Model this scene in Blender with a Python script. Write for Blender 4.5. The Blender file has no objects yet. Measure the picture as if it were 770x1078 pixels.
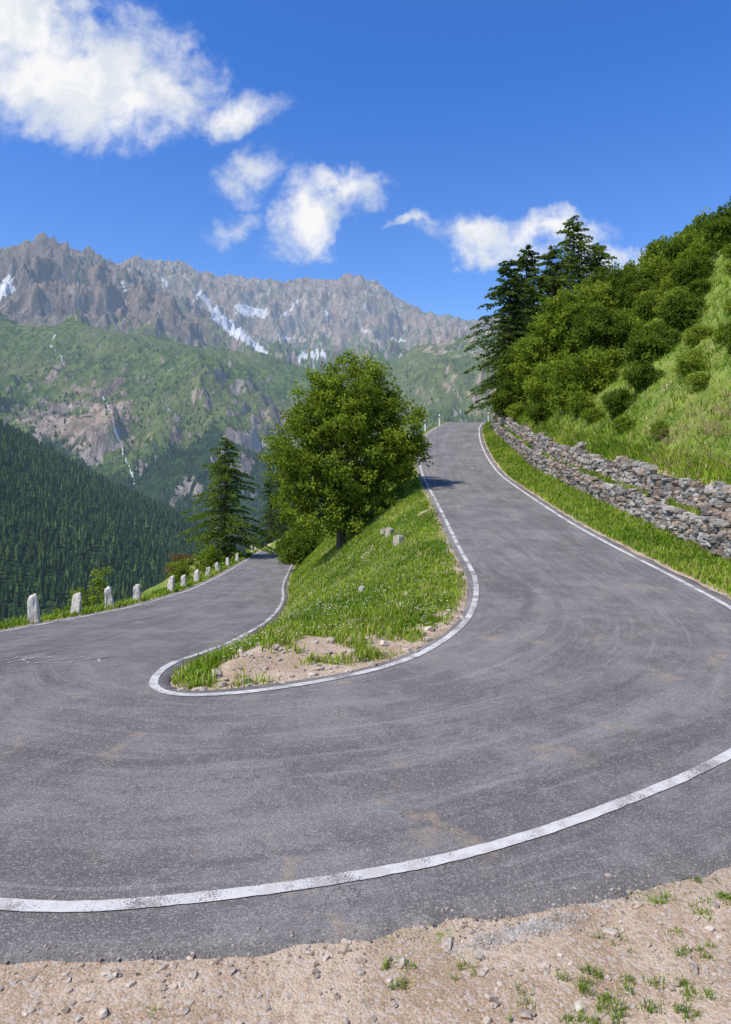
import bpy, math, numpy as np
from mathutils import Vector
R=np.random.default_rng(7)
sc=bpy.context.scene
H=2.8
# ---------------------------------------------------------------- noise
_p=np.random.default_rng(3).permutation(256); _p=np.concatenate([_p,_p,_p])
_ang=np.random.default_rng(4).random(256)*2*np.pi
_gx,_gy=np.cos(_ang),np.sin(_ang)
def perlin(x,y,seed=0):
    x=np.asarray(x,float)+seed*17.31; y=np.asarray(y,float)+seed*9.77
    xi=np.floor(x).astype(int); yi=np.floor(y).astype(int); xf=x-xi; yf=y-yi
    def g(i,j,dx,dy):
        h=_p[_p[i&255]+(j&255)]&255
        return _gx[h]*dx+_gy[h]*dy
    u=xf*xf*xf*(xf*(xf*6-15)+10); v=yf*yf*yf*(yf*(yf*6-15)+10)
    a=g(xi,yi,xf,yf); b=g(xi+1,yi,xf-1,yf); c=g(xi,yi+1,xf,yf-1); d=g(xi+1,yi+1,xf-1,yf-1)
    return ((a*(1-u)+b*u)*(1-v)+(c*(1-u)+d*u)*v)*1.4
def fbm(x,y,o=5,seed=0,gain=.5):
    s=0;a=1;f=1;t=0
    for i in range(o):
        s=s+a*perlin(x*f,y*f,seed+i); t+=a; a*=gain; f*=2.03
    return s/t
def ridged(x,y,o=6,seed=0,gain=.5):
    s=0;a=1;f=1;t=0;w=1
    for i in range(o):
        n=1-np.abs(perlin(x*f,y*f,seed+i)); n=n*n
        s=s+a*n*w; w=np.clip(n*1.3,0,1); t+=a; a*=gain; f*=2.07
    return s/t
def sst(a,b,x):
    t=np.clip((x-a)/(b-a),0,1); return t*t*(3-2*t)
# ---------------------------------------------------------------- mesh helper
def mk(name,V,F,mats,col=None,mi=None,smooth=False,uv=None,parent=None,loc=None):
    V=np.asarray(V,np.float32)
    F=[np.asarray(f,np.int32) for f in F if len(f)]
    me=bpy.data.meshes.new(name)
    me.vertices.add(len(V)); me.vertices.foreach_set("co",V.ravel())
    tot=sum(f.size for f in F); npol=sum(len(f) for f in F)
    me.loops.add(tot); li=np.concatenate([f.ravel() for f in F]); me.loops.foreach_set("vertex_index",li)
    me.polygons.add(npol)
    ls=[];o=0
    for f in F:
        k=f.shape[1]; ls.append(o+np.arange(len(f))*k); o+=f.size
    me.polygons.foreach_set("loop_start",np.concatenate(ls).astype(np.int32))
    if mi is not None:
        me.polygons.foreach_set("material_index",np.concatenate([np.full(len(f),m) for f,m in zip(F,mi)]).astype(np.int32))
    me.update(calc_edges=True)
    me.polygons.foreach_set("use_smooth",np.full(npol,smooth,bool))
    if col is not None:
        a=me.color_attributes.new("Col",'FLOAT_COLOR','POINT')
        c=np.ones((len(V),4),np.float32); col=np.asarray(col); c[:,:col.shape[1]]=col
        a.data.foreach_set("color",c.ravel())
    if uv is not None:
        l=me.uv_layers.new(name="UVMap"); l.data.foreach_set("uv",np.asarray(uv,np.float32)[li].ravel())
    for m in (mats if isinstance(mats,list) else [mats]): me.materials.append(m)
    ob=bpy.data.objects.new(name,me); sc.collection.objects.link(ob)
    if loc is not None: ob.location=loc
    if parent is not None: ob.parent=parent
    return ob
def gridF(n,m):
    i=np.arange(n-1)[:,None]*m+np.arange(m-1)[None,:]
    return np.stack([i,i+1,i+m+1,i+m],-1).reshape(-1,4)
# ---------------------------------------------------------------- node helper
class NT:
    def __init__(s,nt,dim='3D'): s.t=nt; s.dim=dim; nt.nodes.clear()
    def n(s,ty,**k):
        nd=s.t.nodes.new(ty)
        ins=k.pop('i',{})
        for a,b in k.items(): setattr(nd,a,b)
        for a,b in ins.items():
            if isinstance(b,bpy.types.NodeSocket): s.t.links.new(b,nd.inputs[a])
            else: nd.inputs[a].default_value=b
        return nd
    def l(s,a,b): s.t.links.new(a,b)
    def math(s,op,a,b=0.0,c=None,clamp=False):
        ins={0:a,1:b}
        if c is not None: ins[2]=c
        return s.n('ShaderNodeMath',operation=op,use_clamp=clamp,i=ins).outputs[0]
    def mix(s,f,a,b,mode='MIX'):
        nd=s.n('ShaderNodeMix',data_type='RGBA',blend_type=mode)
        for idx,v in ((0,f),(6,a),(7,b)):
            if isinstance(v,bpy.types.NodeSocket): s.t.links.new(v,nd.inputs[idx])
            else:
                nd.inputs[idx].default_value=(*v,1) if isinstance(v,tuple) and len(v)==3 else v
        return nd.outputs[2]
    def noise(s,vec,scale,detail=4,rough=.55,dist=0):
        return s.n('ShaderNodeTexNoise',noise_dimensions=s.dim,i={'Vector':vec,'Scale':scale,'Detail':detail,'Roughness':rough,'Distortion':dist}).outputs[0]
    def mr(s,v,a,b,c=0.,d=1.,smooth=True):
        return s.n('ShaderNodeMapRange',interpolation_type='SMOOTHSTEP' if smooth else 'LINEAR',i={'Value':v,'From Min':a,'From Max':b,'To Min':c,'To Max':d}).outputs[0]
def newmat(name,dim='3D'):
    m=bpy.data.materials.new(name); m.use_nodes=True; return m,NT(m.node_tree,dim)
def finish(t,col,rough=.9,bump=None,bs=.3,bd=.02,spec=.2):
    p=t.n('ShaderNodeBsdfPrincipled',i={'Base Color':col,'Roughness':rough,'Specular IOR Level':spec})
    if bump is not None:
        b=t.n('ShaderNodeBump',i={'Height':bump,'Strength':bs,'Distance':bd}); t.l(b.outputs[0],p.inputs['Normal'])
    o=t.n('ShaderNodeOutputMaterial',i={0:p.outputs[0]}); return p
# ---------------------------------------------------------------- materials
def mat_leaf(name,trans=.35):
    m,t=newmat(name)
    c=t.n('ShaderNodeVertexColor',layer_name="Col").outputs[0]
    d=t.n('ShaderNodeBsdfDiffuse',i={'Color':c}); 
    c2=t.mix(1.0,c,(1.4,1.35,.6),'MULTIPLY')
    tr=t.n('ShaderNodeBsdfTranslucent',i={'Color':c2})
    mx=t.n('ShaderNodeMixShader',i={0:trans,1:d.outputs[0],2:tr.outputs[0]})
    t.n('ShaderNodeOutputMaterial',i={0:mx.outputs[0]}); return m
M_leaf=mat_leaf("leaves"); M_grass=mat_leaf("grass_blades",.35)
def mat_bark():
    m,t=newmat("bark"); co=t.n('ShaderNodeTexCoord').outputs['Object']
    n=t.noise(co,9,5); c=t.mix(n,(.05,.035,.025),(.16,.13,.10)); finish(t,c,.95,n,.6,.03); return m
M_bark=mat_bark()
def mat_asphalt():
    m,t=newmat("asphalt",'2D'); g=t.n('ShaderNodeNewGeometry').outputs['Position']
    uv=t.n('ShaderNodeUVMap',uv_map="UVMap").outputs[0]
    st=t.n('ShaderNodeMapping',i={'Vector':uv,'Scale':(1.2,.12,1)}).outputs[0]
    st2=t.n('ShaderNodeMapping',i={'Vector':uv,'Scale':(5,.40,1),'Location':(3,5,0)}).outputs[0]
    big=t.noise(g,.55,5,.68); streak=t.noise(st,1.3,5,.68,.3); streak2=t.noise(st2,1.0,4,.65,.5); med=t.noise(g,4,5,.72)
    fine=t.noise(g,75,3,.8); sp2=t.noise(g,24,3,.7); blot=t.noise(g,1.7,4,.7)
    vo=t.n('ShaderNodeTexVoronoi',voronoi_dimensions='2D',i={'Vector':g,'Scale':85.}); 
    c=t.mix(t.mr(big,.40,.62),(.142,.131,.123),(.196,.184,.174))
    c=t.mix(t.mr(streak,.50,.70,0,.5),c,(.25,.235,.222))
    c=t.mix(t.mr(streak,.32,.46,.6,0),c,(.10,.094,.091))
    c=t.mix(t.mr(streak2,.56,.70,0,.45),c,(.285,.268,.25)); c=t.mix(t.mr(streak2,.28,.42,.35,0),c,(.095,.09,.087))
    c=t.mix(t.mr(blot,.56,.68,0,.35),c,(.26,.245,.225)); c=t.mix(t.mr(blot,.34,.43,.3,0),c,(.105,.098,.093))
    c=t.mix(t.mr(med,.54,.70,0,.4),c,(.25,.232,.21)); c=t.mix(t.mr(sp2,.56,.70,0,.4),c,(.08,.075,.072))
    sp=t.mr(fine,.30,.70,.50,1.5,False); c=t.mix(1.0,c,t.n('ShaderNodeCombineColor',i={0:sp,1:sp,2:sp}).outputs[0],'MULTIPLY')
    ag=t.mr(t.n('ShaderNodeSeparateColor',i={0:vo.outputs['Color']}).outputs[0],.78,.97,0,.5); c=t.mix(ag,c,(.42,.375,.33))
    dn=t.noise(g,1.1,5,.62,.4); dm=t.math('MULTIPLY',t.mr(dn,.595,.70),t.mr(med,.38,.62)); c=t.mix(t.math('MULTIPLY',dm,.42),c,(.38,.28,.18))
    wv=t.n('ShaderNodeVectorMath',operation='ADD',i={0:g,1:t.n('ShaderNodeTexNoise',noise_dimensions='2D',i={'Vector':g,'Scale':3.,'Detail':4.}).outputs[1]}).outputs[0]
    cr=t.n('ShaderNodeTexVoronoi',voronoi_dimensions='2D',feature='DISTANCE_TO_EDGE',i={'Vector':wv,'Scale':.42}).outputs[0]
    cm=t.math('MULTIPLY',t.mr(cr,.002,.006,1,0),t.mr(big,.50,.62,0,.6)); c=t.mix(cm,c,(.05,.047,.045))
    h=t.math('ADD',fine,t.math('MULTIPLY',vo.outputs[0],.8))
    finish(t,c,.9,h,.55,.008,.2); return m
M_asph=mat_asphalt()
def mat_paint(wear,name,under=(.18,.168,.155),wt=(.60,.58,.54)):
    m,t=newmat(name,'2D'); g=t.n('ShaderNodeNewGeometry').outputs['Position']
    a=t.noise(g,60,4,.8); b=t.noise(g,1.8,4,.65)
    w=t.mr(t.math('ADD',a,t.math('MULTIPLY',b,1.0)),wear,wear+.20)
    c=t.mix(w,wt,under); c=t.mix(t.mr(t.noise(g,7,4),.42,.68,0,.5),c,(.38,.355,.32))
    finish(t,c,.85,a,.5,.006); return m
M_paint=mat_paint(1.00,"road_paint"); M_paint2=mat_paint(.93,"road_paint_worn"); M_chalk=mat_paint(.91,"chalk",wt=(.55,.53,.51))
def mat_ground():
    m,t=newmat("ground",'2D'); g=t.n('ShaderNodeNewGeometry').outputs['Position']
    a=t.n('ShaderNodeVertexColor',layer_name="Col").outputs[0]; s=t.n('ShaderNodeSeparateColor',i={0:a})
    n1=t.noise(g,1.3,6,.6); n2=t.noise(g,14,5,.7); n3=t.noise(g,75,3,.75); n0=t.noise(g,.18,4,.6)
    vo=t.n('ShaderNodeTexVoronoi',voronoi_dimensions='2D',i={'Vector':g,'Scale':48.,'Randomness':1.}); vc=t.n('ShaderNodeSeparateColor',i={0:vo.outputs['Color']}).outputs[0]
    gr=t.mix(t.mr(n1,.36,.64),(.11,.17,.024),(.22,.27,.05)); gr=t.mix(t.mr(n2,.42,.68,0,.6),gr,(.06,.095,.018))
    gr=t.mix(t.mr(n0,.5,.64,0,.5),gr,(.26,.25,.08))
    di=t.mix(t.mr(n1,.38,.62),(.40,.28,.175),(.56,.43,.30)); di=t.mix(t.mr(n2,.46,.66,0,.65),di,(.28,.19,.12))
    di=t.mix(t.mr(n3,.52,.66,0,.65),di,(.62,.51,.40)); di=t.mix(t.mr(n3,.32,.44,.6,0),di,(.19,.13,.08))
    di=t.mix(t.mr(vc,.76,.82,0,.55),di,(.52,.46,.40)); 
    f=t.mr(t.math('ADD',s.outputs[0],t.math('MULTIPLY',t.math('SUBTRACT',n2,.5),1.1)),.38,.62)
    c=t.mix(f,gr,di)
    h=t.math('ADD',t.math('MULTIPLY',n2,.8),t.math('ADD',t.math('MULTIPLY',n3,.4),t.math('MULTIPLY',vo.outputs[0],-.3))); finish(t,c,.95,h,.75,.025); return m
M_ground=mat_ground()
def mat_stone(name,a,b,l):
    m,t=newmat(name); g=t.n('ShaderNodeNewGeometry').outputs['Position']
    v=t.n('ShaderNodeVertexColor',layer_name="Col").outputs[0]
    n1=t.noise(g,6,5,.65); n2=t.noise(g,35,4,.7)
    c=t.mix(t.mr(n1,.38,.62),a,b); c=t.mix(t.mr(n2,.52,.66,0,.7),c,l); c=t.mix(t.mr(n2,.44,.32,0,.6),c,(.05,.048,.045))
    c=t.mix(1.0,c,v,'MULTIPLY'); finish(t,c,.92,t.math('ADD',n1,n2),.7,.02); return m
M_wall=mat_stone("wall_stone",(.205,.18,.155),(.37,.335,.29),(.60,.57,.51))
M_boll=mat_stone("bollard_stone",(.50,.45,.38),(.72,.66,.57),(.80,.76,.69))
M_peb=mat_stone("pebble",(.38,.30,.22),(.56,.48,.39),(.62,.57,.49))
# ---------------------------------------------------------------- road layout (outer x,y, inner x,y, outer shoulder)
ST=np.array([
(-24,99,-21,103,.3),(-16.5,92,-12.5,95,.3),(-12.6,83,-8.4,84,.3),(-11.6,70,-7.1,70,.3),(-10.4,50,-5.7,50,.3),(-9.4,38,-4.6,38,.3),(-9.1,30,-3.6,30,.3),
(-9.15,22,-2.95,21,.3),(-9.2,17,-2.9,15.5,.3),(-9.05,12.5,-2.87,12,.4),(-8.3,8.8,-2.89,10.3,.5),(-6.7,6.3,-2.87,9.35,.5),
(-4.6,4.95,-2.68,8.85,.5),(-2.36,4.4,-2.24,8.62,.5),(-1.15,4.47,-1.55,8.74,.5),(0,4.74,-.7,9.15,.6),
(.96,5.1,.2,9.8,.75),(2.12,5.75,.97,10.7,1.0),(3.63,6.78,1.67,12.04,1.1),(5.3,8.4,2.1,13.4,.9),(6.6,10.7,2.42,15,.6),
(7.15,13.3,2.63,16.8,.4),(7.4,17.5,2.75,20,.3),(7.5,25,3.0,26,.3),(7.6,32,3.15,33,.3),(7.9,41,3.35,41,.3),(8.8,51,3.95,51,.3),
(10.8,65,6.3,66,.3),(13.9,80,10.6,82,.3),(19,92,16.5,95,.3),(26,100,24.5,104,.3)],float)
TIP=13
def cat(P,k):
    n=len(P); out=[]
    Pp=np.vstack([2*P[0]-P[1],P,2*P[-1]-P[-2]])
    for i in range(n-1):
        p0,p1,p2,p3=Pp[i:i+4]; t=(np.arange(k)/k)[:,None]
        out.append(.5*((2*p1)+(-p0+p2)*t+(2*p0-5*p1+4*p2-p3)*t**2+(-p0+3*p1-3*p2+p3)*t**3))
    out.append(P[-1:]); return np.vstack(out)
K=28
D=cat(ST,K); 
for _ in range(90): D[1:-1]=.25*D[:-2]+.5*D[1:-1]+.25*D[2:]
O=D[:,:2]; I=D[:,2:4]; OFF=D[:,4]; NS=len(D); side=np.arange(NS)>TIP*K
def smt(P):
    P=np.array(P,float); yy=np.linspace(P[0,0],P[-1,0],4000); z=np.interp(yy,P[:,0],P[:,1])
    def sm(k):
        h=np.hanning(2*k+1); h/=h.sum(); return np.convolve(np.pad(z,k,mode='edge'),h,'valid')
    f=sst(12,20,yy); zz=sm(22)*(1-f)+sm(75)*f; return lambda y: np.interp(y,yy,zz)
Zl=smt([(-60,0),(10.0,0),(12,-.36),(15,-.88),(20,-1.55),(26,-2.3),(36,-3.3),(49,-4.4),(62,-5.15),(80,-6.05),(90,-7.6),(110,-11.5),(140,-17)])
Zr=smt([(-60,0),(10.0,0),(12,.1),(16,.32),(20,.58),(25,1.02),(32,1.85),(40,2.8),(50,4.5),(65,6.9),(80,9.0),(90,9.5),(110,9.8),(140,9.8)])
def zs(y,sd): 
    return np.where(sd,Zr(y),Zl(y))
def tab(P):
    P=np.array(P,float); return lambda y: np.interp(y,P[:,0],P[:,1])
sl=~side
def mono(A):
    A=A[np.argsort(A[:,1])]; return lambda y: np.interp(y,A[:,1],A[:,0])
xli=mono(I[sl]); xri=mono(I[side]); xlo=mono(O[sl]); xro=mono(O[side])
rim=tab([(-60,-7),(3,-7.2),(6,-8.2),(8.8,-9.6),(12.5,-10.2),(17,-10.3),(30,-10.3),(38,-10.8),(50,-11.9),(70,-13.2),(85,-14.6),(98,-25),(140,-35)])
wx=tab([(-60,9),(8,9.2),(12,9.3),(18,9.65),(28,9.75),(40,10.1),(50,10.9),(62,11.9),(70,13.1),(80,15.6),(92,21.5),(110,32)])
wb=tab([(-60,0),(6,.05),(12,.3),(18,.55),(28,1.75),(40,3.15),(50,4.8),(62,6.7),(70,7.9),(80,9.4),(92,9.9),(110,10)])
wt=tab([(-60,0.3),(0,1.0),(8,1.8),(12,2.0),(18,2.3),(28,3.4),(40,4.9),(50,6.5),(62,8.4),(70,9.6),(80,11.2),(92,12.4),(110,12)])
def pdist(x,y,P):
    P=P[::3].astype(np.float32); out=np.empty(len(x),np.float32); x=x.astype(np.float32); y=y.astype(np.float32)
    ab=P[1:]-P[:-1]; L=(ab**2).sum(1)+1e-9
    for s in range(0,len(x),8000):
        dx=x[s:s+8000,None]-P[None,:-1,0]; dy=y[s:s+8000,None]-P[None,:-1,1]
        t=np.clip((dx*ab[:,0]+dy*ab[:,1])/L,0,1)
        out[s:s+8000]=np.sqrt(((dx-t*ab[:,0])**2+(dy-t*ab[:,1])**2).min(1))
    return out
YT=I[:,1].min()
def terrain(x,y,full=True):
    x=np.asarray(x,float).ravel(); y=np.asarray(y,float).ravel()
    li,ri,lo,ro=xli(y),xri(y),xlo(y),xro(y)
    dI=pdist(x,y,I); dO=pdist(x,y,O)
    midx=-2.3
    isl=(y>YT)&(x>li)&(x<ri)
    zl,zr=Zl(y),Zr(y)
    a=li+.4; b=np.maximum(ri-.35,a+.3); t=np.clip((x-a)/(b-a),0,1)
    tt=t*.75+.25*sst(0,1,t)
    zi=zl+(zr-zl)*tt+.22*sst(.2,1.6,dI)+.13*fbm(x*.8,y*.8,3)*sst(.3,1,dI)
    z=np.where(isl,zi,np.where(x<np.where(y>YT,(li+ri)/2,midx),zl,zr))
    r=rim(y); dl=np.maximum(r-x,0); nz=fbm(x*.25,y*.25,4,5)
    z=z-dl*.72-.3*np.minimum(dl,1)+nz*1.2*sst(0,6,dl)
    ww=wx(y); bb=wb(y); tp=wt(y)
    rv=(x>ro)&(y>4.4)|((y<=4.4)&(x>3))
    tv=np.clip((x-(ro+.45))/np.maximum(ww-ro-.45,.3),0,1)
    zv=zr+(bb-zr)*sst(0,1,tv)**1.2
    z=np.where(rv,zv,z)
    dh=np.maximum(x-ww-.35,0); hf=sst(-12,8,y)
    hill=tp+38*(1-np.exp(-dh/42))*hf+ (fbm(x*.35,y*.35,4,9)*1.3)*sst(0,5,dh)+fbm(x*.08,y*.08,3,2)*2.5*sst(3,15,dh)
    st=sst(.22,.42,x-ww); z=np.where(rv,zv*(1-st)+hill*st,z)
    z=z+.36*np.clip(3.25-y,0,3.1)*sst(8,4,np.abs(x))
    z=z-.9*np.maximum(y-108,0)-.12*np.maximum(-y-20,0)
    inroad=(((x>lo)&(x<li)&(y>4.4))|((x<ro)&(x>ri)&(y>4.4)))&~isl
    mid=(y>4.4)&(y<YT+.03)&(x>lo)&(x<ro); inroad|=mid
    offo=np.where(y<14,np.interp(x,[-6,-1,.5,2,3,4.5,6,7],[.36,.36,.50,.80,.90,.85,.55,.30]),.3)
    carve=inroad|(dI<.12)|(dO<offo-.12)
    rough=.03*fbm(x*3,y*3,4,3)*(~carve)*sst(.5,1.0,np.minimum(dI,dO))
    z=np.where(carve,z-.09,z+.004+rough)
    return z,dI,dO,isl,inroad,carve
def tipmask(x,y):
    base=1.1-.27*np.hypot(x+.6,(y-9.3)*1.05)
    right=.75*sst(1.3,.2,np.abs(x-xri(y)+.5))*sst(14.5,10.5,y)
    return np.clip(np.maximum(base,right)+fbm(x*1.3,y*1.3,4,8)*1.5,0,1)
# terrain mesh
xs=np.concatenate([np.arange(-75,-20,2.5),np.arange(-20,-12.5,.5),np.arange(-12.5,14,.13),np.arange(14,30,.5),np.arange(30,100,2)])
ys=np.concatenate([np.arange(-45,-6,3),np.arange(-6,2.5,.5),np.arange(2.5,18,.10),np.arange(18,45,.25),np.arange(45,110,.5),np.arange(110,150,4)])
X,Y=np.meshgrid(xs,ys); z,dI,dO,isl,inr,carve=terrain(X,Y)
x,y=X.ravel(),Y.ravel()
front=(y<9)&(~inr)&(~isl)
dirt=np.where(front,1.-.5*sst(.1,.5,fbm(x*.9,y*.9,4,6)+.25*sst(1.0,3,x)*sst(5.2,3.5,y)),0)
tipd=isl*np.maximum(tipmask(x,y),.85*sst(.18,.42,fbm(x*.55+5,y*.3,4,19)))
dirt=np.maximum(dirt,tipd); dirt=np.maximum(dirt,sst(.6,.2,dI)*.85); dirt=np.maximum(dirt,sst(.9,.35,dO)*.75*(x<12))
dirt=np.maximum(dirt,.9*(np.abs(x-wx(y)-.3)<.35)*(y>6)); dirt=np.maximum(dirt,sst(.3,.55,fbm(x*.3,y*.3,4,12))*.5*(x>wx(y)+1))
mk("ground",np.c_[x,y,z],[gridF(len(ys),len(xs))],M_ground,col=np.c_[dirt,dirt*0,dirt*0],smooth=True)
# road mesh
d=I-O; dn=d/np.linalg.norm(d,axis=1)[:,None]
w=np.linspace(0,1,26)
cm=np.cumsum(np.r_[0,np.linalg.norm(np.diff((O+I)/2,axis=0),axis=1)])
oc=np.cumsum(np.r_[0,np.linalg.norm(np.diff(O,axis=0),axis=1)])
nn=fbm(oc*.9,np.zeros(NS),5,0,.6)*.20
Oe=O-dn*(OFF+nn)[:,None]; Oh=O-dn*(OFF*.5)[:,None]; Ie=I+dn*(.2+nn*.4)[:,None]
cols=[Oe-dn*.03,Oe,Oh]+[O+d*k for k in w]+[Ie,Ie+dn*.03]
wid=np.linalg.norm(d,axis=1)
V=[];UV=[]
us_=[-OFF-.04,-OFF,-OFF*.5]+[wid*k for k in w]+[wid+.2,wid+.23]
for j,c in enumerate(cols):
    zz=zs(c[:,1],side)+.02-(.05 if j in(0,len(cols)-1) else 0)
    V.append(np.c_[c,zz]); UV.append(np.c_[us_[j],cm])
V=np.stack(V,1).reshape(-1,3); UV=np.stack(UV,1).reshape(-1,2)
mk("road",V,[gridF(NS,len(cols))],M_asph,smooth=True,uv=UV)
def line(name,P,width,mat,lift=.013,sd=side):
    T=np.gradient(P,axis=0); T/=np.linalg.norm(T,axis=1)[:,None]; N=np.c_[-T[:,1],T[:,0]]
    n1=fbm(np.arange(len(P))*.35,np.zeros(len(P)),4,31)*.012; n2=fbm(np.arange(len(P))*.35,np.zeros(len(P)),4,37)*.012
    A=P+N*(width/2+n1)[:,None]; B=P-N*(width/2+n2)[:,None]
    V=np.concatenate([np.c_[q,zs(q[:,1],sd)+.02+lift] for q in (A,P,B)],1).reshape(-1,3)
    return mk(name,V,[gridF(len(P),3)],mat,smooth=True)
line("road_edge_line",O,.115*np.ones(NS),M_paint,.009); line("road_edge_line",I-dn*.02,.115*np.ones(NS),M_paint2,.009)
# chalk scribbles
def strokes(name,S,width,z0,mat):
    VV=[];FF=[];o=0
    for s in S:
        P=cat(np.array(s,float),6) if len(s)>2 else np.array(s,float)
        T=np.gradient(P,axis=0); T/=np.linalg.norm(T,axis=1)[:,None]+1e-9; N=np.c_[-T[:,1],T[:,0]]*width/2
        A=P+N;B=P-N; V=np.concatenate([np.c_[A,Zl(A[:,1])+z0],np.c_[B,Zl(B[:,1])+z0]],1).reshape(-1,3)
        VV.append(V); FF.append(gridF(len(P),2)+o); o+=len(V)
    mk(name,np.vstack(VV),[np.vstack(FF)],mat)
S=[]; ox=-6.3; sx=1.05
def L(*p): S.append([(ox+a*sx+R.normal(0,.02),10.3+b*1.05+R.normal(0,.03)) for a,b in p])
L((0,0),(.1,.5),(.02,1)); L((0,1),(.28,1.02)); L((0,.55),(.22,.55))
ox=-5.9; L((.15,0),(0,.5),(.15,1),(.3,.5),(.1,0.1))
ox=-5.4; L((0,0),(.04,.5),(0.02,1),(.25,.85),(.02,.5),(.3,0))
ox=-4.95; L((0,1),(.3,.9),(.1,.3),(0,0),(.3,.03))
ox=-4.5; L((0,0),(.1,.7),(.17,1),(.25,.5),(.43,.1)); L((.07,.4),(.27,.5))
strokes("chalk_writing",S,.030,.030,M_chalk)

# ---------------------------------------------------------------- grass
def blades(name,x,y,hmin,hmax,wf,pal,tri=False,clump=0,zoff=0,lean=.55):
    n=len(x); z=terrain(x,y)[0]+zoff
    hh=R.uniform(hmin,hmax,n)*(1+.9*fbm(x*.9,y*.9,3,21)); a=R.uniform(0,2*np.pi,n); wd=wf*np.ones(n)
    b=np.c_[x,y,z]; s=np.c_[np.cos(a),np.sin(a),a*0]*wd[:,None]; ln=R.uniform(.1,lean,n)*hh
    a2=a+np.pi/2+R.normal(0,.4,n); q=np.c_[np.cos(a2)*ln,np.sin(a2)*ln,hh]
    pn=fbm(x*.35,y*.35,4,22); k=np.clip(.5+pn*1.5+.6*fbm(x*2,y*2,2,25)+R.normal(0,.2,n),0,1)[:,None]
    c=np.array(pal[0])*(1-k)+np.array(pal[1])*k; dry=(R.random(n)<.10+.28*np.clip(pn,0,1)); c[dry]=pal[2]; c*=R.uniform(.7,1.25,n)[:,None]
    if tri:
        V=np.stack([b-s-[0,0,.03],b+s-[0,0,.03],b+q],1); F=[np.arange(3*n).reshape(n,3)]; C=np.repeat(c,3,0)
    else:
        m=b+q*.55*np.array([.6,.6,1.05]); V=np.stack([b-s-[0,0,.03],b+s-[0,0,.03],m+s*.8,m-s*.8,b+q],1); i=np.arange(n)*5
        F=[np.c_[i,i+1,i+2,i+3],np.c_[i+3,i+2,i+4]]; C=np.repeat(c,5,0)
    return mk(name,V.reshape(-1,3),F,M_grass,col=C)
PAL=[(.125,.225,.022),(.30,.40,.05),(.48,.42,.17)]
n=200000; t=R.random(n); yy=8.75+79.25*R.random(n)**1.9; xx=xli(yy)+t*(xri(yy)-xli(yy))
_,di,_,_,_,_=terrain(xx,yy); tipm=np.maximum(tipmask(xx,yy),.6*sst(.18,.42,fbm(xx*.55+5,yy*.3,4,19)))
k=(di>.2)&(R.random(n)>tipm*1.2)&(R.random(n)<sst(.15,.7,di)+.06)
xx,yy=xx[k],yy[k]; blades("grass",xx,yy,.04,.15,.0045+.0006*yy,PAL,lean=1.)
k=(R.random(len(xx))<.09)&(fbm(xx*1.2,yy*1.2,3,28)>0); blades("grass",xx[k],yy[k],.12,.29,.0035+.0004*yy[k],[PAL[0],PAL[1],(.5,.43,.22)],lean=.5)
n=60000; t=R.random(n); yy=9+72*R.random(n)**1.5; a=xro(yy)+.4; xx=a+t*(wx(yy)-a+.05)
k=R.random(n)<.35+.65*sst(0,.25,t); blades("grass",xx[k],yy[k],.05,.20,.006+.0006*yy[k],PAL,lean=.9)
n=40000; yy=7+82*R.random(n)**1.4; a=xlo(yy)-.4; xx=a-(R.random(n)**1.3)*7; blades("grass",xx,yy,.06,.22,.006+.0007*yy,PAL,lean=.8)
n=150000; yy=11+95*R.random(n)**1.15; xx=wx(yy)+.4+38*R.random(n)**1.6; k=fbm(xx*.5,yy*.5,3,77)+R.normal(0,.15,n)>-.22; blades("grass",xx[k],yy[k],.08,.32,.010+.0008*yy[k],PAL,tri=True,lean=1.1)
n=14000; yy=10+70*R.random(n)**1.3; xx=wx(yy)+.38+R.random(n)*.6; blades("grass",xx,yy,.15,.45,.007+.0006*yy,PAL,lean=1.)
cx=[];cy=[]
for (a,b,r,m) in [(2.25,4.2,.3,380),(1.35,3.75,.16,160),(1.65,3.6,.2,220),(.18,3.8,.12,100),(.55,3.85,.08,40),(1.95,3.95,.14,120),(2.5,4.5,.2,220),(1.15,3.6,.14,110),(2.0,3.65,.2,220),(1.5,4.1,.08,40),(2.3,4.7,.1,60),(3,4.9,.3,300),(3.6,5.2,.4,400),(-4,3,.5,500),(3,3,.5,600),(1.2,3.45,.15,130),(-1.1,3.55,.04,12),(.8,3.6,.1,30),(2.05,4.35,.2,110)]:
    for _ in range(6):
        ca,cb=a+R.normal(0,r*.7),b+R.normal(0,r*.5); q=m//4; cx.append(ca+R.normal(0,r*.14,q)); cy.append(cb+R.normal(0,r*.10,q))
blades("grass",np.concatenate(cx),np.concatenate(cy),.010,.05,.0026,PAL,lean=1.5)
# flowers
n=4600; t=R.random(n); yy=9.2+32*R.random(n)**1.5; xx=xli(yy)+.4+t*(xri(yy)-xli(yy)-.8); k=(fbm(xx*.6,yy*.6,3,40)>-.05)&(R.random(n)>np.clip(1.2-.3*np.hypot(xx+.6,(yy-9.3)),0,1)); xx,yy=xx[k],yy[k]; n=len(xx)
zz=terrain(xx,yy)[0]+R.uniform(.08,.22,n); s=R.uniform(.006,.014,n)*(1+yy*.01); q=np.array([(-1,-1,.3),(1,-1,-.2),(1,1,.2),(-1,1,.5)])
V=(np.c_[xx,yy,zz][:,None]+q[None]*s[:,None,None]).reshape(-1,3); fc=np.where(R.random(n)[:,None]<.7,[.7,.7,.62],[.7,.6,.12])
mk("wildflowers",V,[np.arange(4*n).reshape(n,4)],M_grass,col=np.repeat(fc,4,0))

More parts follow.
